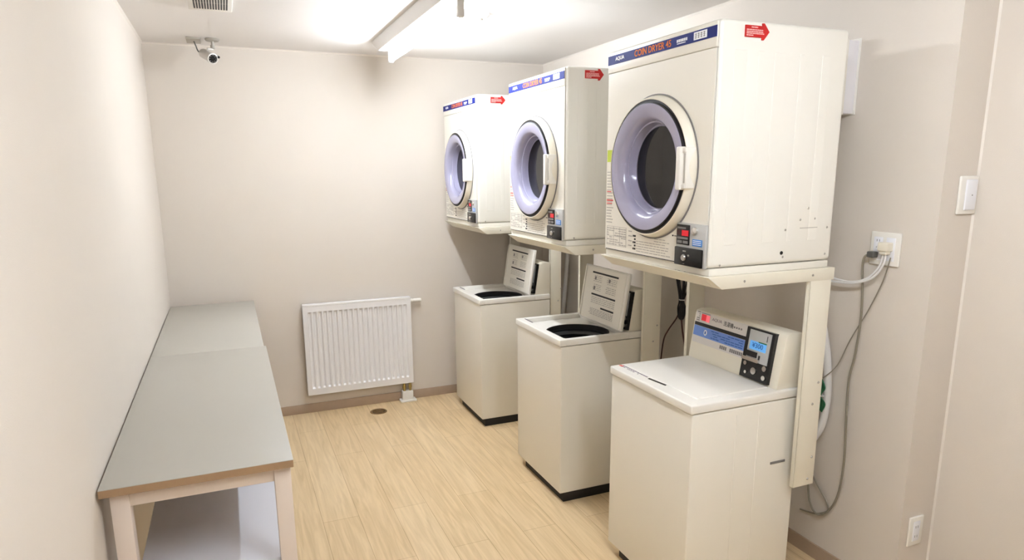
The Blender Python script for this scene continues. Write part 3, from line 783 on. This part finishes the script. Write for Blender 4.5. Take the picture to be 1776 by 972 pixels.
t = thing('ground_wire', 'thin green ground wire with a tied coil behind the nearest stand leg', 'wire', (W, 1.484, 1.313))
o_ = (W, 1.484, 1.313)
MB().tube(rel([(2.556, 1.500, 1.316), (2.556, 1.521, 1.225), (2.556, 1.568, 1.109), (2.555, 1.63, 0.984), (2.545, 1.67, 0.87), (2.51, 1.701, 0.813)], o_), 0.0022, 8).build('wire', 'cord', t)
mb = MB()
for k in range(6):
    dx = 0.004*(k-2.5)
    mb.tube(rel([(2.50+dx*0.6, 1.701+dx*1.0, 0.813), (2.50+dx*0.6, 1.689+dx*1.5, 0.781), (2.50+dx*0.6, 1.696+dx*0.4, 0.745), (2.50+dx*0.6, 1.682+dx*1.5, 0.718), (2.50+dx*0.6, 1.689+dx*1.0, 0.682)], o_), 0.003, 8)
mb.build('coil', 'gcord', t)
MB().tube(rel([(2.487, 1.696, 0.745), (2.500, 1.682, 0.745), (2.513, 1.696, 0.745), (2.500, 1.710, 0.745), (2.487, 1.696, 0.745)], o_), 0.0022, 8).build('tie', 'hose', t)

props(MB().tube([(2.515, 1.785, 1.10), (2.535, 1.757, 1.04), (2.540, 1.722, 0.916), (2.540, 1.704, 0.801), (2.540, 1.700, 0.706), (2.535, 1.716, 0.589), (2.50, 1.765, 0.49), (2.42, 1.83, 0.42)], 0.0155, 14).build('drain_hose', 'hose'),
      'white drain hose bulging out from behind the nearest stand leg', 'hose')
props(MB().tube([(2.54, 3.93, 1.20), (2.54, 3.943, 1.042), (2.54, 3.973, 0.812), (2.54, 4.005, 0.618), (2.52, 4.01, 0.4), (2.42, 4.02, 0.3)], 0.014, 12).build('water_hose', 'hose'),
      'pale upright hose on the wall between the farthest and middle washers', 'hose')

t = thing('cord_bundle', 'black tied cord bundle hanging on the wall left of the nearest washer', 'cord', (2.535, 2.64, 0.95))
o_ = (2.535, 2.64, 0.95); mb = MB()
for k in range(9):
    s_ = (k-4)/4
    mb.tube(rel([(2.530+0.012*math.sin(k*2.1), 2.645+0.062*s_, 1.17), (2.530+0.012*math.cos(k*1.7), 2.645+0.052*s_, 1.06), (2.535+0.006*math.sin(k*3.0), 2.646+0.014*s_, 0.965),
                 (2.535+0.006*math.cos(k), 2.647+0.028*s_, 0.915), (2.535, 2.648+0.020*s_, 0.868), (2.535, 2.648, 0.856)], o_), 0.0045, 8)
mb.build('loops', 'bcord', t)
MB().tube(rel([(2.522, 2.646, 0.962), (2.535, 2.625, 0.964), (2.55, 2.646, 0.962), (2.535, 2.668, 0.962), (2.522, 2.646, 0.962)], o_), 0.003, 8).build('tie', 'hose', t)
MB().tube(rel([(2.535, 2.645, 0.87), (2.54, 2.638, 0.80), (2.535, 2.600, 0.70), (2.52, 2.57, 0.62), (2.45, 2.52, 0.5)], o_), 0.0045, 8).build('cord_tail', 'mcord', t)
MB().tube(rel([(2.538, 2.665, 0.90), (2.545, 2.70, 0.85), (2.548, 2.77, 0.77), (2.548, 2.81, 0.70), (2.54, 2.82, 0.55)], o_), 0.004, 8).build('cord_tail', 'mcord', t)

t = thing('grey_cord_bundle', 'greyish cord hanging behind the open lid of the middle washer', 'cord', (2.54, 3.69, 1.0))
o_ = (2.54, 3.69, 1.0); mb = MB()
for k in range(5):
    s_ = (k-2)/2
    mb.tube(rel([(2.54, 3.69+0.03*s_, 1.18), (2.54, 3.695+0.026*s_, 1.02), (2.54, 3.705+0.006*s_, 0.93), (2.54, 3.71+0.02*s_, 0.86), (2.54, 3.72+0.01*s_, 0.78), (2.53, 3.73, 0.6)], o_), 0.004, 8)
mb.build('loops', 'dcord', t)
MB().tube(rel([(2.53, 3.705, 0.932), (2.54, 3.69, 0.932), (2.55, 3.705, 0.932), (2.54, 3.72, 0.932), (2.53, 3.705, 0.932)], o_), 0.003, 8).build('tie', 'hose', t)

t = thing('light_switch', 'tall white light switch on the narrow return of the right wall', 'switch', (2.69, YJ, 1.475))
MB().box(-0.044, 0.046, -0.009, 0, 0, 0.128, 0.004, 3).build('plate', 'plastic', t)
MB().box(-0.018, 0.036, -0.014, -0.008, 0.014, 0.116, 0.003, 3).build('rocker', 'white', t)
MB().box(0.010, 0.014, -0.0148, -0.0135, 0.062, 0.066).build('indicator', 'grey', t)
t = thing('low_outlet', 'small white outlet plate low on the right wall return, near the floor', 'outlet', (2.643, YJ, 0.247))
MB().box(-0.036, 0.038, -0.008, 0, 0, 0.117, 0.004, 3).build('plate', 'plastic', t)
MB().box(-0.016, 0.018, -0.010, -0.007, 0.02, 0.098, 0.001).build('insert', 'white', t)
mb = MB()
for zz in (0.034, 0.072):
    for xx in (-0.006, 0.005): mb.box(xx, xx+0.002, -0.0106, -0.0095, zz, zz+0.009)
mb.build('socket_holes', 'grey', t)
